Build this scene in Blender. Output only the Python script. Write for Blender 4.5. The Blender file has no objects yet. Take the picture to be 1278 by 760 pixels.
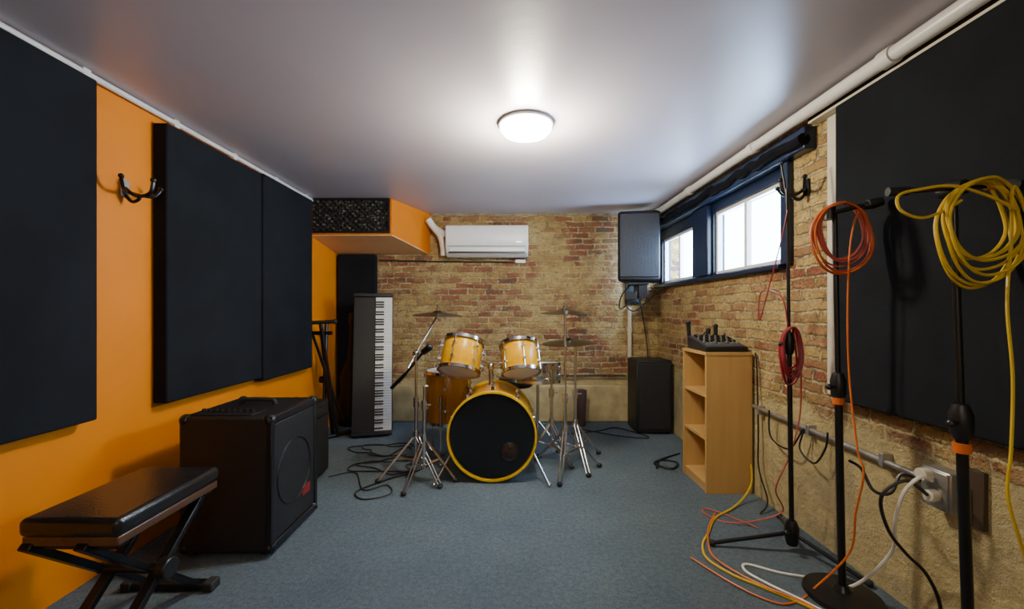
import bpy, bmesh, math, random
from mathutils import Vector, Matrix, Quaternion
random.seed(7)
V=Vector
XL,XR,YB,YR,ZC=-1.72,1.47,4.16,-1.3,2.07
HC=1.1

# ---------------------------------------------------------------- materials
def new_mat(name):
    m=bpy.data.materials.new(name); m.use_nodes=True
    nt=m.node_tree; b=nt.nodes['Principled BSDF']
    return m,nt,b
def mixc(nt,fac,a,b,mode='MIX'):
    n=nt.nodes.new('ShaderNodeMix'); n.data_type='RGBA'; n.blend_type=mode
    for s,v in ((n.inputs[0],fac),(n.inputs[6],a),(n.inputs[7],b)):
        if isinstance(v,bpy.types.NodeSocket): nt.links.new(v,s)
        elif isinstance(v,(int,float)): s.default_value=v
        else: s.default_value=(*v,1)
    return n.outputs[2]
def noise(nt,vec,scale,detail=3,rough=.5):
    n=nt.nodes.new('ShaderNodeTexNoise'); n.inputs['Scale'].default_value=scale
    n.inputs['Detail'].default_value=detail; n.inputs['Roughness'].default_value=rough
    if vec is not None: nt.links.new(vec,n.inputs['Vector'])
    return n
def ramp(nt,src,lo,hi):
    n=nt.nodes.new('ShaderNodeMapRange'); n.inputs[1].default_value=lo; n.inputs[2].default_value=hi
    nt.links.new(src,n.inputs[0]); return n.outputs[0]
def ocoord(nt):
    return nt.nodes.new('ShaderNodeTexCoord').outputs['Object']
def bump(nt,b,h,strength=.3,dist=.01):
    n=nt.nodes.new('ShaderNodeBump'); n.inputs['Strength'].default_value=strength; n.inputs['Distance'].default_value=dist
    nt.links.new(h,n.inputs['Height']); nt.links.new(n.outputs[0],b.inputs['Normal'])
def simple(name,col,rough=.5,metal=0,var=.15,scale=12,bstr=0,bscale=200,spec=None,col2=None):
    m,nt,b=new_mat(name); o=ocoord(nt)
    n=noise(nt,o,scale)
    c2=col2 if col2 else tuple(c*(1-var) for c in col)
    nt.links.new(mixc(nt,ramp(nt,n.outputs[0],.3,.7),col,c2),b.inputs['Base Color'])
    b.inputs['Roughness'].default_value=rough; b.inputs['Metallic'].default_value=metal
    if spec is not None: b.inputs['Specular IOR Level'].default_value=spec
    if bstr: bump(nt,b,noise(nt,o,bscale,2).outputs[0],bstr,.003)
    return m
M_orange=simple('orange_paint',(.76,.225,.0008),.45,var=.1,scale=2.5,bstr=.12,bscale=60,spec=.3)
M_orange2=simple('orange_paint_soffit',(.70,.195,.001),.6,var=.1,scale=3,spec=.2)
M_soffit_under=simple('soffit_underside',(.88,.56,.28),.6,var=.08)
M_ceil=simple('ceiling_paint',(.57,.525,.58),.36,var=.12,scale=1.3,bstr=.15,bscale=25)
M_white=simple('white_plastic',(.82,.82,.80),.35,var=.04)
M_offwhite=simple('cream_paint',(.70,.64,.50),.5,var=.15,scale=8)
M_pipe=simple('white_pipe_paint',(.75,.74,.72),.35,var=.12,scale=6)
M_fabric=simple('acoustic_fabric',(.0135,.0155,.0195),.95,var=.3,scale=4,bstr=.5,bscale=500,spec=.12)
M_fabricedge=simple('acoustic_fabric_edge',(.008,.008,.010),.95,var=.2,spec=.1)
M_black=simple('black_plastic',(.009,.009,.010),.4,var=.3,scale=20)
M_blackm=simple('black_metal',(.011,.011,.012),.32,metal=.3,var=.3,scale=20)
M_tolex=simple('black_tolex',(.009,.009,.0095),.42,var=.3,scale=30,bstr=.8,bscale=350)
M_vinyl=simple('black_vinyl',(.014,.0125,.012),.25,var=.3,scale=10,bstr=.3,bscale=120)
M_rub=simple('rubber',(.015,.015,.015),.8,var=.2)
M_darkblue=simple('dark_blue_black_paint',(.008,.020,.060),.3,var=.4,scale=6)
M_brownwood=simple('dark_brown_timber',(.060,.034,.016),.7,var=.5,scale=7)
M_chrome=simple('chrome',(.72,.72,.72),.15,metal=1,var=.08)
M_steel=simple('galvanised_steel',(.5,.5,.48),.35,metal=.8,var=.25,scale=25)
M_cymb=simple('cymbal_bronze',(.14,.10,.045),.3,metal=1,var=.35,scale=14)
M_skin=simple('drum_head_coated',(.75,.72,.66),.5,var=.08)
M_skinb=simple('drum_head_black',(.005,.005,.006),.13,var=.2,spec=.5)
M_hoop=simple('gold_lacquer_hoop',(.76,.48,.006),.35,var=.2,scale=12,spec=.3)
M_red=simple('red_badge',(.22,.015,.015),.4)
M_keyw=simple('ivory_key',(.8,.78,.72),.3,var=.05)
def wood(name,c1,c2,scale=3,rough=.4,axis=2,gloss=0,spec=.5):
    m,nt,b=new_mat(name); o=ocoord(nt)
    mp=nt.nodes.new('ShaderNodeMapping'); s=[14,14,14]; s[axis]=1.2; mp.inputs['Scale'].default_value=s
    nt.links.new(o,mp.inputs[0]); n=noise(nt,mp.outputs[0],scale,6,.6)
    nt.links.new(mixc(nt,ramp(nt,n.outputs[0],.3,.7),c1,c2),b.inputs['Base Color'])
    b.inputs['Roughness'].default_value=rough; b.inputs['Coat Weight'].default_value=gloss; b.inputs['Specular IOR Level'].default_value=spec
    return m
M_birch=wood('birch_veneer',(.56,.34,.115),(.48,.28,.09),1.5)
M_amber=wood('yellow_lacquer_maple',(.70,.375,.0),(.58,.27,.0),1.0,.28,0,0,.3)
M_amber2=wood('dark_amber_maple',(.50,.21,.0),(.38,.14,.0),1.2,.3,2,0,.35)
M_bench=wood('bench_side_wood',(.10,.045,.02),(.05,.022,.01),3,.4,1)

def brick_mat(name,concrete_z=.60,shift=0.0):
    m,nt,b=new_mat(name); o=ocoord(nt); L=nt.links
    def math_(op,a,bb=None,c=None):
        n=nt.nodes.new('ShaderNodeMath'); n.operation=op
        for i,v in enumerate((a,bb,c)):
            if v is None: continue
            if isinstance(v,bpy.types.NodeSocket): L.new(v,n.inputs[i])
            else: n.inputs[i].default_value=v
        return n.outputs[0]
    sep=nt.nodes.new('ShaderNodeSeparateXYZ'); L.new(o,sep.inputs[0])
    d1=noise(nt,o,5,3); d2=noise(nt,o,22,3)
    ds=nt.nodes.new('ShaderNodeSeparateXYZ'); L.new(d1.outputs[1],ds.inputs[0])
    ds2=nt.nodes.new('ShaderNodeSeparateXYZ'); L.new(d2.outputs[1],ds2.inputs[0])
    u=math_('ADD',math_('ADD',sep.outputs[0],sep.outputs[1]),math_('MULTIPLY',ds.outputs[0],.06)); u=math_('MULTIPLY_ADD',ds2.outputs[0],.02,u)
    v=math_('MULTIPLY_ADD',ds.outputs[1],.035,sep.outputs[2]); v=math_('MULTIPLY_ADD',ds2.outputs[1],.016,v)
    W,H=.185,.056
    row=math_('FLOOR',math_('DIVIDE',v,H))
    par=math_('MODULO',math_('ABSOLUTE',row),2.0)
    un=math_('MULTIPLY_ADD',par,.5,math_('DIVIDE',u,W)); un=math_('MULTIPLY_ADD',row,.137,un)
    col_=math_('FLOOR',un)
    fu=math_('FRACT',un); fv=math_('FRACT',math_('DIVIDE',v,H))
    eu=math_('MULTIPLY',math_('MINIMUM',fu,math_('SUBTRACT',1.0,fu)),W)
    ev=math_('MULTIPLY',math_('MINIMUM',fv,math_('SUBTRACT',1.0,fv)),H)
    e=math_('MINIMUM',eu,ev)
    f=noise(nt,o,40,5,.7)
    e=math_('MULTIPLY_ADD',math_('SUBTRACT',f.outputs[0],.5),.030,e)
    brickmask=ramp(nt,e,.003,.010)
    cid=nt.nodes.new('ShaderNodeCombineXYZ'); L.new(col_,cid.inputs[0]); L.new(row,cid.inputs[1])
    wn=nt.nodes.new('ShaderNodeTexWhiteNoise'); wn.noise_dimensions='2D'; L.new(cid.outputs[0],wn.inputs['Vector'])
    big=noise(nt,o,1.7,3,.55); bigm=ramp(nt,big.outputs[0],.42,.62)
    val=math_('ADD',math_('MULTIPLY',wn.outputs['Value'],.60),math_('MULTIPLY_ADD',bigm,.42,shift))
    cr=nt.nodes.new('ShaderNodeValToRGB'); L.new(val,cr.inputs[0]); el=cr.color_ramp.elements
    stops=[(0,(.62,.45,.17)),(.2,(.54,.36,.115)),(.4,(.45,.28,.085)),(.51,(.35,.19,.07)),(.62,(.34,.12,.045)),(.75,(.27,.065,.027)),(.88,(.14,.055,.032)),(1,(.10,.08,.065))]
    el[0].position=0; el[0].color=(*stops[0][1],1); el[1].position=1; el[1].color=(*stops[-1][1],1)
    for p,c in stops[1:-1]:
        q=el.new(p); q.color=(*c,1)
    mid=noise(nt,o,13,5,.7); midm=ramp(nt,mid.outputs[0],.38,.66)
    col=mixc(nt,math_('MULTIPLY',midm,.5),cr.outputs[0],(.22,.13,.05))
    mort=mixc(nt,ramp(nt,noise(nt,o,11,4,.7).outputs[0],.42,.62),(.64,.51,.26),(.29,.215,.11))
    col=mixc(nt,brickmask,mort,col)
    w=noise(nt,o,4.0,6,.72); wash=math_('MULTIPLY',ramp(nt,w.outputs[0],.50,.63),.75)
    col=mixc(nt,wash,col,(.60,.455,.20))
    f2=noise(nt,o,60,3,.7); st=math_('MULTIPLY',ramp(nt,f2.outputs[0],.55,.68),.8)
    col=mixc(nt,st,col,(.07,.042,.022))
    zz=math_('MULTIPLY_ADD',w.outputs[0],.30,sep.outputs[2])
    cm=ramp(nt,zz,concrete_z+.18,concrete_z+.13)
    conc=mixc(nt,midm,(.54,.44,.21),(.42,.335,.155))
    conc=mixc(nt,ramp(nt,noise(nt,o,2.6,5,.6).outputs[0],.5,.7),conc,(.31,.26,.155))
    col=mixc(nt,cm,col,conc)
    L.new(col,b.inputs['Base Color']); b.inputs['Roughness'].default_value=.7
    hh=math_('MULTIPLY',brickmask,math_('SUBTRACT',1.0,cm))
    hh=math_('MULTIPLY',hh,math_('SUBTRACT',1.0,math_('MULTIPLY',wash,.7)))
    hh=math_('ADD',hh,math_('MULTIPLY',f.outputs[0],1.2))
    bump(nt,b,hh,.9,.016)
    return m
M_brick=brick_mat('old_painted_brick',.42,0.0)
M_brickR=brick_mat('old_painted_brick_side',.60,.0)

def carpet():
    m,nt,b=new_mat('blue_grey_carpet'); o=ocoord(nt)
    a=noise(nt,o,230,4,.8); c=noise(nt,o,2.2,4,.6); d=noise(nt,o,48,5,.85)
    col=mixc(nt,ramp(nt,a.outputs[0],.38,.62),(.080,.112,.138),(.30,.37,.41))
    col2=mixc(nt,ramp(nt,d.outputs[0],.38,.62),(.105,.145,.175),(.27,.335,.37))
    col=mixc(nt,.5,col,col2)
    mul=mixc(nt,ramp(nt,c.outputs[0],.3,.7),(1,1,1),(.76,.80,.85))
    col=mixc(nt,1.0,col,mul,'MULTIPLY')
    nt.links.new(col,b.inputs['Base Color']); b.inputs['Roughness'].default_value=1; b.inputs['Specular IOR Level'].default_value=.05
    n=nt.nodes.new('ShaderNodeMath'); n.operation='ADD'; nt.links.new(a.outputs[0],n.inputs[0]); nt.links.new(d.outputs[0],n.inputs[1])
    bump(nt,b,n.outputs[0],1.0,.012); return m
M_carpet=carpet()
def dots(name,c1,c2,scale,thr,metal=0,rough=.5,w=.08):
    m,nt,b=new_mat(name); o=ocoord(nt)
    v=nt.nodes.new('ShaderNodeTexVoronoi'); v.inputs['Scale'].default_value=scale; v.inputs['Randomness'].default_value=.7
    nt.links.new(o,v.inputs['Vector'])
    nt.links.new(mixc(nt,ramp(nt,v.outputs['Distance'],thr,thr+w),c1,c2),b.inputs['Base Color'])
    b.inputs['Roughness'].default_value=rough; b.inputs['Metallic'].default_value=metal
    bump(nt,b,v.outputs['Distance'],.5,.004); return m
M_grille=dots('speaker_grille',(.003,.003,.003),(.022,.022,.024),190,.3,.2,.45)
M_foam=dots('eggcrate_foam',(.12,.11,.09),(.006,.006,.006),36,.22,0,.9,.24)
def emis(name,col,s):
    m,nt,b=new_mat(name); b.inputs['Base Color'].default_value=(*col,1)
    b.inputs['Emission Color'].default_value=(*col,1); b.inputs['Emission Strength'].default_value=s
    return m
M_lamp=emis('lamp_diffuser',(1,.93,.76),50)
def glassm():
    m,nt,b=new_mat('window_glass'); nt.nodes.remove(b)
    t=nt.nodes.new('ShaderNodeBsdfTransparent'); g=nt.nodes.new('ShaderNodeBsdfGlossy'); g.inputs['Roughness'].default_value=.05
    x=nt.nodes.new('ShaderNodeMixShader'); x.inputs[0].default_value=.06
    nt.links.new(t.outputs[0],x.inputs[1]); nt.links.new(g.outputs[0],x.inputs[2]); nt.links.new(x.outputs[0],nt.nodes['Material Output'].inputs[0]); return m
M_glass=glassm()
def cablem(n,c): return simple(n,c,.45,var=.1)
C_yel=cablem('yellow_cable',(.62,.42,.012)); C_org=cablem('orange_cable',(.66,.14,.012)); C_red=cablem('red_cable',(.30,.012,.025))
C_wht=cablem('white_cable',(.8,.78,.7)); C_blk=cablem('black_cable',(.010,.010,.010)); C_pink=cablem('salmon_cable',(.52,.10,.06))

# ---------------------------------------------------------------- mesh builder
def root(name):
    e=bpy.data.objects.new(name,None); bpy.context.scene.collection.objects.link(e); e.empty_display_size=.1; return e
def frame(c,axis,up=None):
    z=V(axis).normalized(); q=z.to_track_quat('Z','Y'); return Matrix.Translation(V(c))@q.to_matrix().to_4x4()
def smooth_pts(pts,n=8,closed=False):
    P=[V(p) for p in pts]; out=[]; N=len(P)
    if N<3: return P
    rng=range(N) if closed else range(N-1)
    for i in rng:
        if closed: a,b,c,d=P[(i-1)%N],P[i],P[(i+1)%N],P[(i+2)%N]
        else: a,b,c,d=P[max(i-1,0)],P[i],P[i+1],P[min(i+2,N-1)]
        for k in range(n):
            t=k/n
            out.append(.5*((2*b)+(c-a)*t+(2*a-5*b+4*c-d)*t*t+(3*b-a-3*c+d)*t**3))
    if not closed: out.append(P[-1])
    return out
class B:
    def __init__(s): s.bm=bmesh.new()
    def box(s,lo,hi,M=None):
        lo=V(lo);hi=V(hi); c=(lo+hi)/2; d=hi-lo
        T=Matrix.Translation(c)@Matrix.Diagonal((*d,1))
        if M is not None: T=M@T
        bmesh.ops.create_cube(s.bm,size=1,matrix=T); return s
    def cyl(s,p0,p1,r0,r1=None,seg=14):
        p0=V(p0);p1=V(p1); r1=r0 if r1 is None else r1; d=p1-p0
        bmesh.ops.create_cone(s.bm,cap_ends=True,segments=seg,radius1=r0,radius2=r1,depth=d.length,matrix=frame((p0+p1)/2,d)); return s
    def lathe(s,prof,M,seg=40):
        rings=[]
        for r,z in prof:
            if r<1e-6: rings.append([s.bm.verts.new(M@V((0,0,z)))])
            else: rings.append([s.bm.verts.new(M@V((r*math.cos(2*math.pi*i/seg),r*math.sin(2*math.pi*i/seg),z))) for i in range(seg)])
        for a,b in zip(rings,rings[1:]):
            for i in range(seg):
                j=(i+1)%seg
                if len(a)==1 and len(b)==1: continue
                if len(a)==1: s.bm.faces.new((a[0],b[j],b[i]))
                elif len(b)==1: s.bm.faces.new((a[i],a[j],b[0]))
                else: s.bm.faces.new((a[i],a[j],b[j],b[i]))
        return s
    def torus(s,M,R,r,seg=40,k=8):
        return s.lathe([(R+r*math.cos(2*math.pi*i/k),r*math.sin(2*math.pi*i/k)) for i in range(k+1)],M,seg)
    def tube(s,pts,r,k=6,closed=False,sm=8):
        P=smooth_pts(pts,sm,closed) if sm else [V(p) for p in pts]
        Q=[P[0]]
        for p in P[1:]:
            if (p-Q[-1]).length>1e-5: Q.append(p)
        P=Q; n=len(P); prev=None; rings=[]
        for i in range(n):
            if closed: t=(P[(i+1)%n]-P[i-1]).normalized()
            else: t=(P[min(i+1,n-1)]-P[max(i-1,0)]).normalized()
            if prev is None:
                a=t.orthogonal().normalized()
            else:
                a=prev-t*prev.dot(t)
                a=a.normalized() if a.length>1e-6 else t.orthogonal().normalized()
            prev=a; b=t.cross(a)
            rings.append([s.bm.verts.new(P[i]+a*r*math.cos(2*math.pi*j/k)+b*r*math.sin(2*math.pi*j/k)) for j in range(k)])
        for i in range(n if closed else n-1):
            A,C=rings[i],rings[(i+1)%n]
            for j in range(k): s.bm.faces.new((A[j],A[(j+1)%k],C[(j+1)%k],C[j]))
        if not closed:
            s.bm.faces.new(rings[0][::-1]); s.bm.faces.new(rings[-1])
        return s
    def poly(s,verts,faces):
        vs=[s.bm.verts.new(v) for v in verts]
        for f in faces: s.bm.faces.new([vs[i] for i in f])
        return s
    def sph(s,c,r,sc=(1,1,1),seg=16):
        bmesh.ops.create_uvsphere(s.bm,u_segments=seg,v_segments=seg//2,radius=r,matrix=Matrix.Translation(V(c))@Matrix.Diagonal((*sc,1))); return s
    def obj(s,name,mat,parent=None,bevel=0,smooth=True,seg=2):
        bm=s.bm; bmesh.ops.remove_doubles(bm,verts=bm.verts,dist=1e-6)
        bmesh.ops.recalc_face_normals(bm,faces=bm.faces)
        for f in bm.faces: f.smooth=smooth
        for e in bm.edges:
            try: e.smooth=e.calc_face_angle()<.6
            except Exception: e.smooth=False
        me=bpy.data.meshes.new(name); bm.to_mesh(me); bm.free(); me.materials.append(mat)
        o=bpy.data.objects.new(name,me); bpy.context.scene.collection.objects.link(o)
        if parent: o.parent=parent
        if bevel:
            md=o.modifiers.new('bevel','BEVEL'); md.width=bevel; md.segments=seg; md.limit_method='ANGLE'
        return o
def box(name,lo,hi,mat,parent=None,bevel=0,M=None,seg=2): return B().box(lo,hi,M).obj(name,mat,parent,bevel,seg=seg)
def P(px,py,d):  # measured point in the reference -> metric position at depth d
    return V(((px-637)*d/520,d,HC-(py-388)*d/520))

# ---------------------------------------------------------------- room shell
WT=.25
box('floor',(XL-WT,YR-WT,-.1),(XR+WT,YB+WT,0),M_carpet)
box('ceiling',(XL-WT,YR-WT,ZC),(XR+WT,YB+WT,ZC+.1),M_ceil)
box('wall_left',(XL-WT,YR-WT,0),(XL,YB+WT,ZC),M_orange)
box('wall_back',(XL,YB,0),(XR,YB+WT,ZC),M_brick)
box('wall_rear',(XL,YR-WT,0),(XR,YR,ZC),M_offwhite)
WY0,WY1,WZ0,WZ1=2.22,4.13,1.345,1.885
b=B(); b.box((XR,YR-WT,0),(XR+WT,WY0,ZC)); b.box((XR,WY1,0),(XR+WT,YB+WT,ZC)); b.box((XR,WY0,0),(XR+WT,WY1,WZ0)); b.box((XR,WY0,WZ1),(XR+WT,WY1,ZC))
b.obj('wall_right',M_brickR)

# windows
def window(name,y0,y1,z0,z1,fy0,fy1):
    r=root(name)
    f=B(); x0,x1=1.475,1.56
    f.box((x0,fy0,WZ0),(x1,fy1,z0)); f.box((x0,fy0,z1),(x1,fy1,WZ1)); f.box((x0,fy0,z0),(x1,y0,z1)); f.box((x0,y1,z0),(x1,fy1,z1))
    f.obj('frame',M_darkblue,r,.003)
    s=B(); a=.024; xa,xb=1.495,1.53
    s.box((xa,y0,z0),(xb,y1,z0+a)); s.box((xa,y0,z1-a),(xb,y1,z1)); s.box((xa,y0,z0+a),(xb,y0+a,z1-a)); s.box((xa,y1-a,z0+a),(xb,y1,z1-a))
    ym=(y0+y1)/2; s.box((xa,ym-.014,z0+a),(xb,ym+.014,z1-a))
    s.obj('sash',M_white,r,.003)
    box('glass',(1.512,y0+a,z0+a),(1.516,y1-a,z1-a),M_glass,r)
    box('sill',(1.425,fy0,WZ0-.02),(1.475,fy1,WZ0+.006),M_darkblue,r,.004)
window('window_1',2.275,3.03,1.362,1.815,WY0,3.17)
window('window_2',3.32,4.05,1.365,1.79,3.17,WY1)
b=B(); b.box((1.41,2.0,WZ1-.005),(XR,YB-.002,1.99)); b.box((1.435,2.16,1.345),(XR,2.22,1.88)); b.box((1.44,3.05,1.36),(1.475,3.30,1.88))
b.obj('trim_1',M_darkblue,bevel=.006)
b=B(); pts=[]
for i in range(30):
    pts.append((1.412+random.uniform(-.006,.006),2.0+i*.073,1.935+random.uniform(-.012,.012)))
b.tube(pts,.03,10)
for y in (2.3,2.9,3.5,4.0): b.cyl((1.412,y,1.935),(1.412,y+.012,1.935),.036)
b.obj('blackout_cloth_roll',M_fabricedge)

# ceiling edge pipes and trims
b=B(); b.cyl((1.385,YR+.01,2.028),(1.385,YB-.01,2.028),.028,seg=18)
for y in (.7,1.5,2.35,3.2,3.9): b.cyl((1.385,y,2.028),(1.385,y+.05,2.028),.034,seg=18)
b.obj('ceiling_pipe',M_pipe)
box('trim_2',(1.425,YR,1.998),(XR,2.0,ZC),M_brownwood,bevel=.004)
box('trim_3',(1.415,YR,1.988),(1.465,1.98,1.998),M_offwhite)
box('trim_4',(1.455,1.80,.72),(XR,1.915,1.985),M_offwhite,bevel=.003)
b=B(); b.cyl((XL+.018,YR+.01,2.052),(XL+.018,3.58,2.052),.013); 
for i in range(8): b.box((XL,.3+i*.45,2.03),(XL+.03,.33+i*.45,2.068))
b.obj('trim_5',M_pipe)
b=B(); x=-.78
while x<XR-.06:
    w=random.uniform(.05,.12); b.box((x,YB-random.uniform(.012,.03),2.045+random.uniform(-.012,.01)),(min(x+w,XR-.03),YB,2.07)); x+=w
b.obj('trim_6',simple('rough_mortar',(.42,.34,.19),.8,var=.6,scale=14),bevel=.004)
box('trim_7',(-1.3,YB-.035,0),(XR-.001,YB-.001,.36),simple('old_plaster',(.52,.42,.21),.8,var=.35,scale=9,bstr=.5,bscale=30),bevel=.012)

# ---------------------------------------------------------------- acoustic panels
def panel(y0,y1,z0,z1,x0,x1,name='acoustic_panel'):
    r=root(name); box('cushion',(x0,y0,z0),(x1,y1,z1),M_fabric,r,.008)
    xm=x0 if abs(x0-XL)<.03 or abs(x0-XR)<.03 else x1
    box('backing_frame',(min(xm,xm),y0+.02,z0+.02),(xm+.003,y1-.02,z1-.02),M_fabricedge,r)
panel(.35,1.665,.665,2.02,XL+.002,XL+.072)
panel(2.0,2.765,.655,2.005,XL+.002,XL+.072)
panel(2.785,3.47,.63,2.02,XL+.002,XL+.072)
panel(.35,1.805,.715,1.985,1.405,XR-.004)
r=root('acoustic_panel'); box('cushion',(-1.70,YB-.07,.01),(-1.325,YB-.003,1.655),M_fabric,r,.008); box('backing_board',(-1.69,YB-.004,.02),(-1.335,YB-.001,1.64),M_black,r)

# ---------------------------------------------------------------- soffit
r=root('duct_soffit')
fb=[(XL+.001,3.59),(-1.02,3.59),(-.80,YB-.001),(XL+.001,YB-.001)]
zb=[1.755,1.755,1.665,1.665]
vs=[(x,y,z) for (x,y),z in zip(fb,zb)]+[(x,y,ZC-.001) for x,y in fb]
B().poly(vs,[(0,1,5,4),(1,2,6,5),(2,3,7,6),(3,0,4,7),(4,5,6,7),(0,3,2,1)]).obj('housing',M_orange2,r,.004)
e=.006
B().poly([(x,y,z-.0) for (x,y),z in zip(fb,zb)]+[(x,y,z-e) for (x,y),z in zip(fb,zb)],[(0,1,5,4),(1,2,6,5),(2,3,7,6),(3,0,4,7),(4,7,6,5),(0,1,2,3)]).obj('underside_board',M_soffit_under,r)
gx0,gx1,gz0,gz1=XL+.02,-1.05,1.785,2.05; nx,nz=100,44
b=B(); grid=[]
for j in range(nz+1):
    row=[]
    for i in range(nx+1):
        x=gx0+(gx1-gx0)*i/nx; z=gz0+(gz1-gz0)*j/nz
        row.append(b.bm.verts.new((x,3.578-.011*math.sin(x*2*math.pi/.05)*math.sin(z*2*math.pi/.05+.6*math.sin(x*21)),z)))
    grid.append(row)
for j in range(nz):
    for i in range(nx): b.bm.faces.new((grid[j][i],grid[j][i+1],grid[j+1][i+1],grid[j+1][i]))
b.obj('vent_foam',M_foam,r)
b=B(); b.box((XL+.004,3.56,1.77),(-1.035,3.588,1.785)); b.box((XL+.004,3.56,2.05),(-1.035,3.588,2.064)); b.box((-1.05,3.56,1.785),(-1.035,3.588,2.05)); b.obj('vent_frame',M_black,r)

# ---------------------------------------------------------------- air conditioner
r=root('air_conditioner')
x0,x1=-.62,.17; y1=YB-.002
prof=[(y1,1.63),(y1-.10,1.62),(y1-.165,1.655),(y1-.195,1.72),(y1-.2,1.87),(y1-.185,1.915),(y1-.15,1.925),(y1,1.925)]
n=len(prof); vs=[(x0,a,c) for a,c in prof]+[(x1,a,c) for a,c in prof]
B().poly(vs,[tuple(range(n)),tuple(range(2*n-1,n-1,-1))]+[(i,(i+1)%n,(i+1)%n+n,i+n) for i in range(n)]).obj('body',M_white,r,.01,seg=3)
b=B(); b.box((x0+.03,y1-.196,1.655),(x1-.03,y1-.1,1.664)); b.box((x0+.02,y1-.203,1.715),(x1-.02,y1-.19,1.719)); b.obj('louvre_slot',M_black,r)
box('louvre_flap',(x0+.04,y1-.19,1.666),(x1-.04,y1-.165,1.70),M_white,r,.004)
box('display',(x1-.12,y1-.204,1.75),(x1-.06,y1-.2,1.762),M_steel,r)
box('receiver',(x1-.12,y1-.03,1.575),(x1-.02,y1,1.61),M_white,r,.005)
b=B(); b.tube([(-.62,4.07,1.84),(-.70,4.07,1.88),(-.76,4.06,1.93),(-.80,4.04,1.99)],.034,12); b.tube([(-.655,4.08,1.64),(-.66,4.08,1.73),(-.69,4.07,1.84),(-.75,4.06,1.91)],.03,12)
b.obj('refrigerant_duct',M_white,r)
b=B(); b.tube([(-1.3,4.14,1.60),(-.9,4.14,1.595),(-.64,4.14,1.59),(0.04,4.14,1.585)],.006); b.tube([(.5,4.11,.46),(.8,4.11,.46),(1.14,4.11,.46)],.007); b.obj('wiring_run',C_blk)
b=B(); b.cyl((1.18,4.12,0.0),(1.18,4.12,1.09),.02); b.cyl((1.18,4.12,1.08),(1.18,4.14,1.13),.02); b.cyl((1.18,4.12,.3),(1.18,4.12,.34),.027); b.cyl((1.18,4.12,.9),(1.18,4.12,.94),.027); b.obj('drain_pipe',M_offwhite)

# ---------------------------------------------------------------- wall mounted PA speaker
r=root('loudspeaker')
Rz=Matrix.Translation((1.17,3.84,0))@Matrix.Rotation(math.radians(-10),4,'Z')
def ext(poly,z0,z1,M,nm,mt,par,bev=.01):
    n=len(poly); vs=[M@V((x,y,z0)) for x,y in poly]+[M@V((x,y,z1)) for x,y in poly]
    return B().poly(vs,[tuple(range(n-1,-1,-1)),tuple(range(n,2*n))]+[(i,(i+1)%n,(i+1)%n+n,i+n) for i in range(n)]).obj(nm,mt,par,bev)
ext([(-.19,-.13),(.19,-.13),(.13,.13),(-.13,.13)],1.36,2.0,Rz,'cabinet',M_tolex,r,.03)
ext([(-.172,-.145),(.172,-.145),(.172,-.125),(-.172,-.125)],1.40,1.97,Rz,'grille',M_grille,r,.008)
b=B(); b.box((-.03,-.03,1.22),(.03,.03,1.36),Rz); b.box((-.09,-.1,1.335),(.09,.1,1.36),Rz); b.cyl(Rz@V((0,0,1.27)),Rz@V((.05,.25,1.27)),.018); b.box((1.14,YB-.02,1.17),(1.3,YB,1.39)); b.box((-.12,-.12,1.20),(-.02,-.04,1.27),Rz); b.box((.0,-.1,1.22),(.08,-.04,1.33),Rz); b.obj('wall_bracket',M_black,r,.004)
b=B(); b.tube([(1.14,3.9,1.36),(1.06,3.98,1.24),(1.08,4.08,1.12),(1.25,4.1,1.20),(1.32,4.08,.9),(1.36,4.1,.5),(1.33,4.09,.05)],.006); b.tube([(1.12,3.9,1.27),(1.10,3.95,1.15),(1.2,4.0,1.10),(1.36,4.05,1.22),(1.45,4.05,1.3)],.006); b.obj('cable',C_blk,r)
r=root('monitor_speaker')
box('cabinet',(1.12,3.70,.015),(1.44,3.99,.66),M_tolex,r,.012); box('grille',(1.14,3.688,.05),(1.42,3.70,.63),M_grille,r,.004)
b=B()
for x in (1.15,1.41):
    for y in (3.73,3.96): b.cyl((x,y,0),(x,y,.02),.014)
b.obj('feet',M_rub,r)

# ---------------------------------------------------------------- large amp
r=root('bass_amplifier')
x0,x1,y0,y1,h=-1.475,-1.06,1.85,2.29,.628
box('cabinet',(x0,y0,.02),(x1-.015,y1,h),M_tolex,r,.012)
box('grille',(x1-.02,y0+.03,.06),(x1-.006,y1-.03,h-.04),M_grille,r,.004)
b=B(); t=.03
b.box((x1-.03,y0,.02),(x1,y0+t,h)); b.box((x1-.03,y1-t,.02),(x1,y1,h)); b.box((x1-.03,y0,.02),(x1,y1,.055)); b.box((x1-.03,y0,h-.035),(x1,y1,h)); b.obj('front_frame',M_black,r,.005)
box('badge',(x1-.006,y0+.28,.15),(x1-.002,y0+.36,.20),M_red,r,.003)
b=B(); b.torus(frame((x1-.006,y0+.21,.32),(1,0,0)),.155,.006,40); b.obj('speaker_ring',M_black,r)
box('control_panel',(x0+.04,y0+.02,h-.001),(x1-.1,y0+.13,h+.006),M_black,r,.002)
b=B()
for i in range(9): b.cyl((x0+.06+i*.028,y0+.075,h+.006),(x0+.06+i*.028,y0+.075,h+.020),.009,.008)
b.obj('knobs',M_black,r)
b=B(); b.tube([(x0+.12,y0+.25,h),(x0+.14,y0+.25,h+.025),(x0+.27,y0+.25,h+.025),(x0+.29,y0+.25,h)],.011,8); b.obj('handle',M_rub,r)
b=B()
for x in (x0,x1):
    for y in (y0,y1):
        for z in (.02,h): b.sph((x+(.02 if x==x0 else -.02),y+(.02 if y==y0 else -.02),z+(.018 if z<.1 else -.018)),.027)
b.obj('corner_protectors',M_black,r)
b=B()
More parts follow.
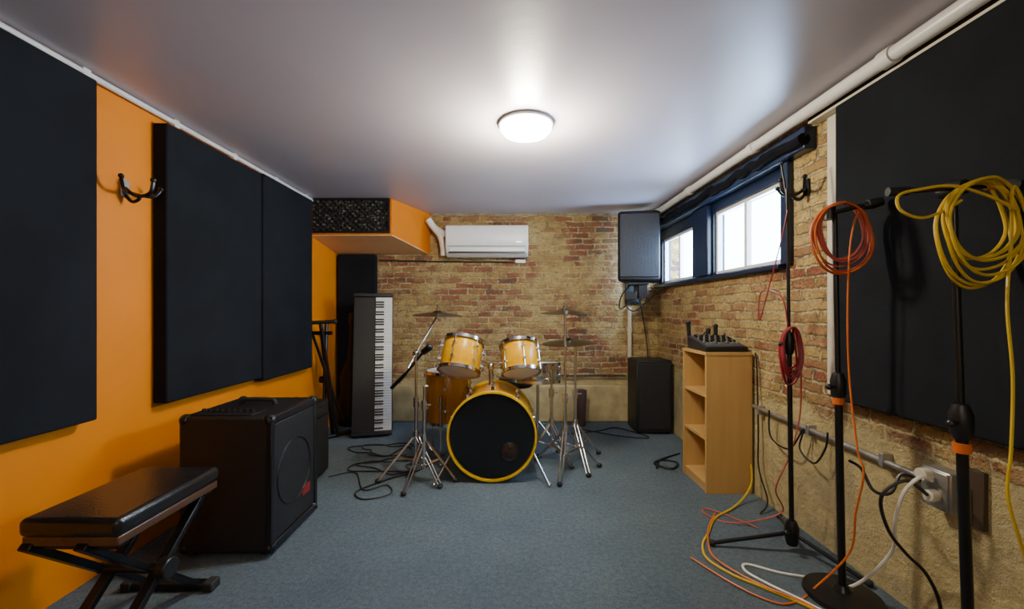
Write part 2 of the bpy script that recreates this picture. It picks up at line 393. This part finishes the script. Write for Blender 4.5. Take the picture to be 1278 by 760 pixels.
for x in (x0+.05,x1-.06):
    for y in (y0+.05,y1-.05): b.cyl((x,y,0),(x,y,.025),.02)
b.obj('feet',M_rub,r)
r=root('guitar_amplifier')
x0,x1,y0,y1,h=-1.62,-1.235,2.48,2.86,.50
box('cabinet',(x0,y0,.02),(x1-.012,y1,h),M_tolex,r,.01); box('grille',(x1-.014,y0+.03,.05),(x1,y1-.03,h-.1),M_grille,r,.003); box('control_panel',(x1-.014,y0+.03,h-.085),(x1,y1-.03,h-.03),M_black,r,.002)
b=B(); b.tube([(-1.42,2.56,h),(-1.42,2.58,h+.02),(-1.42,2.76,h+.02),(-1.42,2.78,h)],.01,8)
for x in (x0+.04,x1-.05):
    for y in (y0+.04,y1-.04): b.cyl((x,y,0),(x,y,.022),.016)
b.obj('handle_and_feet',M_rub,r)

# ---------------------------------------------------------------- keyboard bench
r=root('keyboard_bench')
sx0,sx1,sy0,sy1=-1.42,-1.125,1.195,1.62
box('cushion',(sx0,sy0,.445),(sx1,sy1,.50),M_vinyl,r,.018,seg=4)
box('seat_board',(sx0+.008,sy0+.008,.418),(sx1-.008,sy1-.008,.446),M_bench,r,.004)
b=B()
for x in (-1.37,-1.21):
    b.box((-.018,-.30,-.011),(.018,.30,.011),Matrix.Translation((x+.012,1.42,.222))@Matrix.Rotation(math.radians(42),4,'X'))
    b.box((-.018,-.30,-.011),(.018,.30,.011),Matrix.Translation((x-.026,1.42,.222))@Matrix.Rotation(math.radians(-42),4,'X'))
b.cyl((-1.40,1.42,.225),(-1.17,1.42,.225),.018)
b.box((-1.50,1.17,.0),(-1.14,1.21,.03)); b.box((-1.50,1.63,.0),(-1.18,1.67,.03))
b.box((-1.41,1.22,.4),(-1.15,1.26,.42)); b.box((-1.41,1.57,.4),(-1.15,1.61,.42))
b.obj('x_frame',M_blackm,r,.004)
b=B()
for y in (1.19,1.65):
    for x in (-1.51,-1.19): b.box((x-.015,y-.026,0),(x+.025,y+.026,.036))
b.obj('rubber_feet',M_rub,r,.006)
b=B(); b.cyl((-1.19,1.42,.225),(-1.155,1.42,.225),.035,seg=20); b.obj('adjuster_disc',M_black,r,.004)

# ---------------------------------------------------------------- coat hooks
def hook(y,z,side):
    s=1 if side=='L' else -1; xw=XL if side=='L' else XR; r=root('coat_hook')
    b=B(); b.box((min(xw,xw+s*.012),y-.02,z-.03),(max(xw,xw+s*.012),y+.02,z+.05)); b.obj('plate',M_steel if side=='L' else M_blackm,r,.003)
    b=B()
    for dy in (-1,1):
        b.tube([(xw+s*.01,y,z),(xw+s*.04,y+dy*.03,z-.012),(xw+s*.07,y+dy*.075,z-.008),(xw+s*.085,y+dy*.10,z+.03)],.007,8)
        b.sph((xw+s*.085,y+dy*.10,z+.033),.011)
    b.tube([(xw+s*.01,y,z+.01),(xw+s*.06,y,z-.025),(xw+s*.12,y,z-.012),(xw+s*.135,y,z+.04)],.008,8); b.sph((xw+s*.135,y,z+.045),.012)
    b.tube([(xw+s*.01,y,z-.02),(xw+s*.04,y,z-.05),(xw+s*.07,y,z-.04),(xw+s*.075,y,z-.02)],.007,8)
    b.obj('prongs',M_blackm,r)
hook(1.85,1.635,'L'); hook(2.06,1.70,'R')

# ---------------------------------------------------------------- digital piano on end
r=root('digital_piano')
Lk=1.26
M0=Matrix.Translation((-1.21,3.64,.015))@Matrix.Rotation(math.radians(14),4,'Z')@Matrix.Rotation(math.radians(-10),4,'X')
box('body',(-.17,-.01,0),(.17,.09,Lk),M_black,r,.008,M0)
box('control_panel',(-.168,-.022,.01),(.02,-.01,Lk-.01),M_black,r,.004,M0)
b=B(); b.box((-.17,-.045,0),(.17,-.008,.035),M0); b.box((-.17,-.045,Lk-.035),(.17,-.008,Lk),M0); b.obj('end_cheeks',M_black,r,.006)
b=B(); n=52; kw=(Lk-.075)/n
for i in range(n): b.box((.022,-.036,.0375+i*kw),(.165,-.012,.0375+(i+.9)*kw),M0)
b.obj('white_keys',M_keyw,r)
b=B()
for i in range(n-1):
    if i%7 in (0,2,3,5,6): b.box((.022,-.047,.0375+(i+.95)*kw-.006),(.095,-.03,.0375+(i+.95)*kw+.006),M0)
b.obj('black_keys',M_black,r)
b=B()
for i in range(14): b.cyl(M0@V((-.08,-.022,.2+i*.05)),M0@V((-.08,-.028,.2+i*.05)),.006)
b.obj('buttons',M_black,r)

r=root('folded_keyboard_stand')
b=B(); dy=.26
b.cyl((-1.60,3.30+dy,.02),(-1.66,3.50+dy,.99),.016); b.cyl((-1.56,3.40+dy,.02),(-1.62,3.30+dy,.99),.016); b.cyl((-1.50,3.36+dy,.02),(-1.56,3.18+dy,.96),.014)
b.cyl((-1.68,3.24+dy,1.0),(-1.50,3.30+dy,1.01),.016); b.cyl((-1.62,3.24+dy,.02),(-1.44,3.46+dy,.02),.018); b.cyl((-1.58,3.38+dy,.5),(-1.66,3.38+dy,.5),.03)
b.cyl((-1.66,3.24+dy,.9),(-1.50,3.46+dy,.12),.012); b.box((-1.66,3.22+dy,.9),(-1.50,3.26+dy,.93))
b.obj('frame',M_blackm,r)
b=B()
for p in ((-1.62,3.24+dy,.022),(-1.44,3.46+dy,.022),(-1.68,3.24+dy,1.0),(-1.50,3.30+dy,1.01)): b.sph(p,.022)
b.obj('end_caps',M_rub,r)
r=root('gig_bag')
b=B(); b.lathe([(0,0),(.1,.0),(.14,.06),(.13,.22),(.10,.34),(.115,.46),(.08,.56),(.05,.64),(.04,.95),(.055,1.0),(.05,1.08),(0,1.1)],Matrix.Translation((-1.53,3.98,.0))@Matrix.Rotation(math.radians(2),4,'Y')@Matrix.Diagonal((1,.4,1,1)),28)
b.obj('soft_case',M_vinyl,r)

# ---------------------------------------------------------------- drum kit
kit=root('drum_kit')
def drum(name,c,axis,R,D,shell,head_front=M_skin,hoopm=M_chrome,hr=.008,lugs=6,hoopw=.02):
    M=frame(c,axis); e=root(name); e.parent=kit
    B().lathe([(R*.985,-D/2),(R,-D/2+.004),(R,D/2-.004),(R*.985,D/2)],M,56).obj('shell',shell,e)
    B().lathe([(0,D/2+.004),(R*.97,D/2+.004),(R*1.0,D/2-.004)],M,56).obj('batter_head',head_front,e)
    B().lathe([(0,-D/2-.004),(R*.97,-D/2-.004),(R*1.0,-D/2+.004)],M,56).obj('resonant_head',M_skin,e)
    b=B()
    for sg in (1,-1):
        z=sg*D/2; pr=[(R+.001,z-hoopw*.6),(R+.013,z-hoopw*.6),(R+.013,z+hoopw*.5),(R+.001,z+hoopw*.5),(R+.001,z-hoopw*.6)]
        b.lathe(pr,M,56)
    b.obj('hoops',hoopm,e)
    b=B()
    for i in range(lugs):
        a=2*math.pi*(i+.5)/lugs; ca,sa=math.cos(a),math.sin(a)
        p=lambda rr,z: M@V((rr*ca,rr*sa,z))
        b.cyl(p(R+.012,-D/2),p(R+.012,D/2),.004,seg=8)
        for z in (-D*.22,D*.22): b.cyl(p(R-.002,z),p(R+.022,z),.014,.01,10)
    b.obj('lugs',M_chrome,e)
    return e
bc=V((-.118,2.88,.298))
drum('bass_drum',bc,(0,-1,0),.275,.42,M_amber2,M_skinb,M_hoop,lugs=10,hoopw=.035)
b=B()
b.lathe([(0,.002),(.052,.002),(.055,0)],frame((-.005,bc.y-.2145,.20),(0,-1,0)),32); b.obj('port_patch',simple('port_patch_maroon',(.04,.015,.012),.12,var=.5,scale=30),kit)
b=B(); b.torus(frame((-.005,bc.y-.216,.20),(0,-1,0)),.055,.004,32); b.obj('port_ring',M_black,kit)
b=B()
for s in (-1,1):
    b.cyl((bc.x+s*.25,2.76,.2),(bc.x+s*.36,2.60,.01),.009); b.sph((bc.x+s*.36,2.60,.014),.014)
    b.cyl((bc.x+s*.235,2.80,.23),(bc.x+s*.27,2.74,.17),.018)
b.obj('spurs',M_chrome,kit)
drum('rack_tom',(-.335,2.85,.79),(.12,.42,.9),.135,.21,M_amber)
drum('rack_tom',(.065,2.87,.775),(-.08,.42,.9),.125,.20,M_amber)
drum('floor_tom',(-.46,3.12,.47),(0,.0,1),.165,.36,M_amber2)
drum('snare_drum',(.21,3.2,.63),(0,.08,1),.165,.13,M_chrome,lugs=8)
b=B()
for a in (20,140,260):
    ca,sa=math.cos(math.radians(a)),math.sin(math.radians(a)); x,y=-.46+ca*.185,3.12+sa*.185
    b.cyl((x,y,.5),(x,y,.012),.007); b.cyl((x,y,.40),(x,y,.5),.014); b.sph((x,y,.013),.014)
b.cyl((-.135,2.9,.57),(-.135,2.9,.72),.017); b.cyl((-.135,2.9,.71),(-.21,2.87,.76),.012); b.cyl((-.135,2.9,.70),(-.05,2.89,.745),.012); b.sph((-.135,2.9,.715),.028); b.box((-.17,2.86,.565),(-.10,2.94,.59))
b.box((-.15,3.12,.01),(-.07,3.40,.022)); b.cyl((-.17,3.14,.01),(-.17,3.14,.2),.008); b.cyl((-.05,3.14,.01),(-.05,3.14,.2),.008); b.cyl((-.17,3.14,.2),(-.05,3.14,.2),.007); b.cyl((-.11,3.14,.2),(-.11,3.11,.33),.004)
b.cyl((.21,3.2,.56),(.21,3.2,.14),.012)
for a in (90,210,330):
    ca,sa=math.cos(math.radians(a)),math.sin(math.radians(a)); b.cyl((.21,3.2,.26),(.21+.24*ca,3.2+.24*sa,.012),.007); b.cyl((.21,3.2,.54),(.21+.16*ca,3.2+.16*sa,.565),.007)
b.obj('hardware',M_chrome,kit)
b=B(); b.lathe([(0,.5),(.14,.5),(.155,.52),(.155,.56),(.14,.58),(0,.585)],Matrix.Translation((.05,3.66,-.06)),32); b.obj('throne_seat',M_vinyl,kit)
b=B(); b.cyl((.05,3.66,.44),(.05,3.66,.12),.014)
for a in (80,200,320):
    ca,sa=math.cos(math.radians(a)),math.sin(math.radians(a)); b.cyl((.05,3.66,.25),(.05+.22*ca,3.66+.22*sa,.012),.008)
b.obj('throne_legs',M_chrome,kit)
def cstand(x,y,h,rot,spread=.25,boom=None,name='cymbal_stand'):
    e=root(name); e.parent=kit; b=B()
    b.cyl((x,y,.10),(x,y,.5),.0125); b.cyl((x,y,.5),(x,y,h if boom is None else boom[3]),.009)
    b.cyl((x,y,.47),(x,y,.53),.02); b.cyl((x,y,.27),(x,y,.31),.021); b.cyl((x,y,.10),(x,y,.13),.018)
    b.cyl((x+.012,y,.5),(x+.045,y,.5),.006)
    tips=[]
    for k in range(3):
        a=math.radians(rot+120*k); ca,sa=math.cos(a),math.sin(a); s_=V((-sa,ca,0))*.011
        tip=V((x+spread*ca,y+spread*sa,.015)); tips.append(tip)
        for q in (-1,1):
            b.cyl(V((x,y,.29))+s_*q,tip+s_*q,.005,seg=8); 
            b.cyl(V((x,y,.115))+s_*q,V((x+spread*.52*ca,y+spread*.52*sa,.155))+s_*q,.0045,seg=8)
    if boom:
        top=V((x,y,boom[3])); b.sph(top,.022); b.cyl(top-(V(boom[:3])-top)*.35,V(boom[:3]),.006)
    b.obj('stand',M_chrome,e)
    b=B()
    for t in tips: b.sph(t,.019,(1,1,.8))
    b.obj('rubber_feet',M_rub,e); return e
def cymbal(c,R,tilt=(0,0,1)):
    M=frame(c,tilt)
    pr=[(.0,.022),(.012,.021),(.03,.014),(.04,.004),(R*.6,-.004),(R,-.018),(R,-.0195),(R*.6,-.0055),(.04,.0025),(.03,.0125),(.0,.020)]
    B().lathe(pr,M,56).obj('cymbal',M_cymb,kit)
    b=B(); b.cyl(M@V((0,0,-.03)),M@V((0,0,.06)),.004); b.cyl(M@V((0,0,.022)),M@V((0,0,.034)),.014); b.cyl(M@V((0,0,.045)),M@V((0,0,.055)),.011); b.obj('wing_nut',M_chrome,kit)
cstand(-.62,2.74,.80,200,.24,boom=(-.53,3.0,1.06,.82))
cymbal((-.525,3.02,1.085),.185,(.03,-.04,1))
cstand(-.55,2.66,.62,245,.20)
cstand(.375,2.86,1.07,255,.26)
cymbal((.375,2.86,1.10),.18,(0,-.03,1))
cstand(.47,3.02,.86,280,.27)
cymbal((.42,3.02,.885),.19,(-.05,-.05,1))
cstand(.30,3.05,.66,190,.2)
b=B(); b.cyl((-.75,2.8,.62),(-.57,2.72,.83),.009); b.cyl((-.57,2.72,.83),(-.53,2.70,.86),.02,.024); b.cyl((-.80,2.8,.58),(-.70,2.78,.68),.013); b.sph((-.525,2.697,.864),.024); b.obj('drum_microphone',M_blackm,kit)

def cable(name,pts,mat,r=.0045,parent=None): return B().tube(pts,r,6).obj(name,mat,parent)
for k,(cx,cy) in enumerate(((-.86,2.95),(-1.0,3.3))):
    pts=[]
    for i in range(20):
        a=i*.62; rr=.10+.05*math.sin(i*1.7+k)+.003*i; pts.append((cx+rr*1.5*math.cos(a),cy+rr*math.sin(a),.006+.0015*(i%4)))
    cable('black_floor_cable',pts,C_blk,.0045)
cable('black_floor_cable',[(-1.2,2.75,.006),(-1.05,2.82,.006),(-.9,2.55,.006),(-.78,2.62,.006),(-.72,2.5,.006),(-.85,2.42,.006),(-.93,2.52,.007),(-.8,2.7,.006),(-.6,2.9,.006),(-.5,3.2,.006)],C_blk,.0045)
cable('black_floor_cable',[(.5,3.7,.006),(.8,3.8,.006),(1.0,3.9,.006),(1.2,3.6,.006),(.95,3.65,.006),(.6,3.9,.006)],C_blk,.006)
cable('black_floor_cable',[(1.02,2.9,.006),(1.1,3.05,.007),(1.2,3.0,.006),(1.12,2.88,.012),(1.03,2.98,.008),(1.15,3.1,.006),(1.3,3.2,.006)],C_blk,.007)
r=root('waste_basket')
B().lathe([(0,.005),(.045,.005),(.06,.34),(.064,.345),(.056,.34),(.042,.02),(0,.02)],Matrix.Translation((.67,3.98,0)),28).obj('bin',simple('dark_mesh',(.09,.05,.045),.5),r)

# ---------------------------------------------------------------- bookshelf
r=root('bookshelf')
x0,x1,y0,y1,h=1.175,1.445,2.50,2.84,.85; t=.018
b=B(); b.box((x0,y0,0),(x1,y0+t,h)); b.box((x0,y1-t,0),(x1,y1,h)); b.box((x0-.004,y0-.003,h-t),(x1,y1+.003,h)); b.box((x0+.006,y0+t,.04),(x1,y1-t,.04+t)); b.box((x0+.01,y0+t,.0),(x0+.025,y1-t,.04))
for z in (.315,.575): b.box((x0+.006,y0+t,z),(x1,y1-t,z+t))
b.obj('carcass',M_birch,r,.0015)
box('back_panel',(x1-.001,y0+.002,.01),(x1+.008,y1-.002,h-.003),M_birch,r)
r=root('audio_mixer')
x0,x1,y0,y1=1.19,1.445,2.53,2.80; z0=.851
vs=[(x0,y0,z0),(x1,y0,z0),(x1,y1,z0),(x0,y1,z0),(x0,y0,z0+.03),(x1,y0,z0+.03),(x1,y1,z0+.085),(x0,y1,z0+.085)]
B().poly(vs,[(0,1,2,3),(4,5,6,7),(0,1,5,4),(1,2,6,5),(2,3,7,6),(3,0,4,7)]).obj('chassis',M_black,r,.005)
Mm=Matrix.Translation((x0,y0,z0+.03))@Matrix.Rotation(math.atan2(.055,.27),4,'X')
box('face_plate',(.012,.012,0),(.245,.262,.003),simple('mixer_face',(.05,.055,.06),.4),r,.001,Mm)
b=B(); b2=B()
for i in range(9):
    for j in range(6): (b if (j+i)%3 else b2).cyl(Mm@V((.03+i*.024,.10+j*.026,.003)),Mm@V((.03+i*.024,.10+j*.026,.018)),.007,.006,10)
    b2.box((.024+i*.024,.04+(i%3)*.008,.003),(.036+i*.024,.055+(i%3)*.008,.014),Mm)
b.obj('knobs_dark',M_black,r); b2.obj('knobs_light',M_steel,r)
r=root('wireless_microphone')
for i,(x,y,l) in enumerate(((1.215,2.822,.20),(1.39,2.822,.17),(1.33,2.822,.14))):
    b=B(); b.cyl((x,y,.852),(x-.01+.01*i,y,.852+l*.8),.010,.014); b.sph((x-.01+.01*i,y,.852+l*.85),.016); b.cyl((x,y,.8515),(x,y,.858),.016); b.obj('mic_%d'%i,M_black,r)
cable('black_cable',[(1.22,2.836,.87),(1.24,2.836,.93),(1.28,2.836,.90),(1.34,2.838,.96),(1.38,2.838,.88),(1.42,2.84,.92),(1.455,2.87,.8)],C_blk,.005)

# ---------------------------------------------------------------- mic stands
def mstand(x,y,ztop,xt,yt,kind,rot=0,rp=.011,spread=.30,zmid=.85,ring=None,legs=None,name='microphone_stand'):
    r=root(name); b=B()
    base=V((x,y,.06 if kind=='tri' else .02)); top=V((xt,yt,ztop)); mid=base.lerp(top,(zmid-.06)/(ztop-.06))
    b.cyl(base,mid,rp,seg=16); b.cyl(mid,top,rp*.68,seg=14); b.obj('pole',M_blackm,r)
    b=B(); d=(top-base).normalized()
    b.lathe([(0,-.05),(rp*1.3,-.05),(rp*1.9,-.03),(rp*2.0,.02),(rp*1.3,.05),(0,.055)],frame(mid,d),18)
    b.cyl(mid,mid+V((-.05,-.02,.0)),.006); b.sph(mid+V((-.05,-.02,0)),.012)
    b.obj('clutch',M_black,r)
    if ring is not None:
        q=mid-d*ring; B().cyl(q-d*.014,q+d*.014,rp*1.5,seg=16).obj('colour_ring',C_org,r)
    b=B()
    if kind=='tri':
        b.lathe([(0,.03),(.022,.03),(.028,.06),(.03,.11),(.018,.14),(0,.14)],Matrix.Translation((x,y,0)),18)
        b.cyl((x,y,.1),(x-.04,y-.03,.1),.008); b.sph((x-.045,y-.034,.1),.014)
        for tp in legs: b.cyl((x,y,.085),V(tp),.009,seg=10)
        b.obj('tripod_legs',M_blackm,r); b=B()
        for tp in legs: b.sph(tp,.015)
        b.obj('rubber_feet',M_rub,r)
    else:
        b.lathe([(0,.0),(.125,.0),(.13,.008),(.125,.018),(.03,.03),(.018,.05),(0,.05)],Matrix.Translation((x,y,0)),40); b.obj('round_base',M_blackm,r)
    return r
rA=mstand(1.29,1.91,1.66,1.268,1.91,'tri',zmid=.95,rp=.0105,legs=[(.945,1.95,.015),(1.43,1.66,.015),(1.42,2.2,.015)])
B().cyl((1.268,1.91,1.62),(1.255,1.93,1.78),.005).obj('boom_rod',M_blackm,rA)
rB=mstand(1.275,1.60,1.475,1.245,1.60,'disc',zmid=.83,rp=.013,ring=.055)
b=B(); b.cyl((1.21,1.60,1.47),(1.36,1.55,1.505),.009); b.cyl((1.225,1.6,1.45),(1.225,1.6,1.50),.02); b.lathe([(0,-.03),(.014,-.03),(.02,.0),(.017,.03),(0,.032)],frame((1.35,1.553,1.50),(1,-.3,.25)),14); b.obj('mic_clip',M_black,rB)
B().cyl((1.335,1.557,1.497),(1.375,1.545,1.508),.017,.013).obj('connector',M_steel,rB)
rC=mstand(1.325,1.2,1.44,1.275,1.2,'disc',zmid=.80,rp=.0135,ring=.075)
b=B(); b.cyl((1.13,1.21,1.447),(1.375,1.16,1.452),.008); b.lathe([(0,-.03),(.02,-.03),(.026,.0),(.02,.03),(0,.03)],frame((1.275,1.2,1.45),(.1,-1,0)),16); b.cyl((1.10,1.215,1.447),(1.15,1.205,1.447),.013); b.obj('boom_arm',M_black,rC)
b=B(); b.cyl((1.335,1.168,1.452),(1.365,1.16,1.452),.0145); b.obj('colour_ring',C_org,rC)
b=B(); b.cyl((1.365,1.16,1.452),(1.40,1.15,1.45),.016,.012); b.obj('connector',M_steel,rC)

# ---------------------------------------------------------------- cables
def coil(name,c,rx,rz,turns,mat,r=.004,jit=.12,tail=None,yj=.02,parent=None,phase=math.pi/2):
    pts=[]; N=10*turns
    ox=oz=0
    for i in range(N):
        if i%10==0:
            ox=random.uniform(-jit,jit); oz=random.uniform(-jit,jit); oy=random.uniform(-yj,yj)
        a=phase+2*math.pi*i/10
        pts.append(V((c[0]+rx*(1+ox)*math.cos(a)+ox*.1*rx, c[1]+oy+.006*math.sin(3*a), c[2]+rz*(1+oz)*math.sin(a)-rz*oz)))
    if tail: pts+= [V(t) for t in tail]
    return cable(name,pts,mat,r,parent)
coil('red_cable_coil',P(987,440,1.89),.040,.115,7,C_red,.0048,.2,None,.012)
cable('red_cable',[P(1000,460,1.89),P(998,520,1.93),P(985,570,1.95),P(968,610,2.0),P(975,640,2.1),(1.15,2.15,.006),(1.05,2.25,.006),(1.10,2.3,.006),(1.25,2.1,.006)],C_pink,.0035)
cable('red_cable',[P(983,405,1.9),P(975,370,1.95),P(950,365,2.1),P(948,400,2.1),P(962,350,2.0),P(975,300,1.93),P(983,262,1.9)],C_red,.003)
coil('orange_cable_coil',P(1050,292,1.575),.095,.118,7,C_pink,.0034,.2,None,.012)
coil('orange_cable_coil',P(1053,290,1.56),.10,.112,2,C_org,.0036,.2,[P(1062,300,1.56),P(1058,380,1.56),P(1060,470,1.56),P(1070,560,1.5),P(1078,590,1.47),P(1068,640,1.5),P(1060,690,1.55),(1.18,1.62,.02),(1.10,1.58,.006),(1.0,1.56,.006),(.9,1.66,.006),(.80,1.85,.006)],.01)
coil('yellow_cable_coil',P(1220,283,1.16),.098,.122,6,C_yel,.0042,.24,None,.02)
coil('yellow_cable_coil',P(1230,277,1.14),.088,.118,3,C_yel,.0042,.26,[P(1262,300,1.14),P(1257,380,1.12),P(1264,470,1.11),P(1262,560,1.1),P(1258,620,1.1),P(1278,690,1.1),P(1300,760,1.12)],.015)
cable('yellow_cable',[P(1200,250,1.15),P(1180,262,1.15),P(1150,272,1.15),P(1124,262,1.16),P(1122,244,1.18),P(1150,236,1.17),P(1190,232,1.15),P(1235,245,1.13),P(1270,262,1.12)],C_yel,.0042)
cable('yellow_cable',[(1.41,2.44,.20),(1.40,2.42,.10),(1.33,2.38,.03),(1.22,2.30,.008),(1.08,2.2,.006),(.98,2.06,.006),(.90,1.95,.006),(.87,1.84,.006),(.92,1.73,.006),(1.0,1.65,.006),(1.05,1.60,.006),(1.14,1.50,.006)],C_yel,.0055)
cable('orange_cable',[(1.10,2.24,.012),(1.0,2.1,.012),(.94,1.98,.012),(.90,1.85,.012),(.95,1.72,.012),(1.03,1.62,.012),(1.1,1.55,.012),(1.15,1.48,.006)],C_org,.004)
cable('white_cable',[P(1163,600,1.37),P(1148,596,1.36),P(1128,615,1.38),P(1117,650,1.42),P(1112,690,1.5),(1.33,1.62,.03),(1.26,1.70,.006),(1.13,1.74,.006),(1.02,1.80,.006),(.99,1.75,.006),(1.04,1.66,.006),(1.10,1.58,.006),(1.15,1.50,.006)],C_wht,.0055)
cable('black_cable',[P(960,512,2.28),P(962,545,2.28),P(985,560,2.1),P(1003,535,2.03),P(998,560,2.03),P(1016,578,1.93),P(1030,560,1.88),P(1033,540,1.86)],C_blk,.0045)
cable('black_cable',[P(1150,600,1.38),P(1125,592,1.42),P(1112,615,1.42),P(1090,612,1.48),P(1075,585,1.55),P(1060,575,1.6)],C_blk,.0055)
cable('black_cable',[P(1158,618,1.37),P(1130,600,1.4),P(1100,620,1.42),P(1108,660,1.43),P(1130,690,1.41),P(1155,715,1.39),P(1172,750,1.38),P(1176,790,1.37)],C_blk,.0055)
cable('black_cable',[(1.458,2.48,.85),(1.45,2.45,.75),(1.44,2.42,.4),(1.43,2.40,.2),(1.42,2.3,.05),(1.35,2.25,.006)],C_blk,.0045)
r=root('electrical_conduit')
b=B(); b.cyl((1.445,1.42,.515),(1.445,2.48,.535),.011)
for y in (1.6,2.0,2.4): b.box((1.43,y,.50),(XR,y+.02,.55))
b.obj('pipe',M_steel,r,.002)
r=root('electrical_outlet')
box('junction_box',(1.41,1.335,.445),(XR,1.43,.575),M_steel,r,.005)
box('cover_plate',(1.404,1.34,.45),(1.411,1.425,.57),M_steel,r,.003)
b=B(); b.cyl((1.375,1.40,.55),(1.405,1.40,.55),.022); b.cyl((1.375,1.375,.49),(1.405,1.375,.49),.02); b.obj('plugs',M_offwhite,r,.003)
box('back_plate',(1.455,1.28,.42),(XR,1.34,.60),M_brownwood,r,.003)

# ---------------------------------------------------------------- ceiling light and added rear fill
def lamp(name,x,y,R):
    r=root(name); M=Matrix.Translation((x,y,ZC))
    B().lathe([(0,-.001),(R,-.001),(R+.004,-.006),(R+.004,-.016),(R-.008,-.018),(R-.008,-.012),(0,-.010)],M,56).obj('rim',M_white,r)
    B().lathe([(R-.01,-.012),(R-.004,-.034),(R*.84,-.055),(R*.45,-.066),(0,-.07)],M,56).obj('diffuser',M_lamp,r)
lamp('ceiling_light',.08,2.15,.135); lamp('ceiling_light',.0,-.7,.135)  # second fixture is invented, out of view behind the camera, glowing as fill
def addlight(kind,name,loc,power,col,size=.1,rot=None,sy=None):
    l=bpy.data.lights.new(name,kind); l.energy=power; l.color=col
    if kind=='AREA':
        l.size=size
        if sy: l.shape='RECTANGLE'; l.size_y=sy
    else: l.shadow_soft_size=size
    o=bpy.data.objects.new(name,l); o.location=loc
    if rot: o.rotation_euler=rot
    bpy.context.scene.collection.objects.link(o); return o
addlight('POINT','rear_fill',(.08,2.15,ZC-.15),68,(1,.90,.70),.07)
addlight('POINT','rear_fill',(.0,-.7,ZC-.55),14,(1,.93,.84),.1)  # added fill light behind the camera, paired with the invented rear fixture
addlight('AREA','window_daylight',(2.1,3.1,1.75),360,(.34,.56,1),1.9,rot=(0,math.radians(88),0),sy=.9)

w=bpy.data.worlds.new('daylight'); bpy.context.scene.world=w; w.use_nodes=True
nt=w.node_tree; bg=nt.nodes['Background']; bg.inputs[0].default_value=(.60,.81,1,1); bg.inputs[1].default_value=24

cam=bpy.data.cameras.new('camera'); co=bpy.data.objects.new('camera',cam); bpy.context.scene.collection.objects.link(co)
co.location=(0,0,HC); co.rotation_euler=(math.pi/2,0,0)
cam.sensor_width=36; cam.lens=520/1278*36; cam.shift_x=2/1278; cam.shift_y=8/1278; cam.clip_start=.02
bpy.context.scene.camera=co
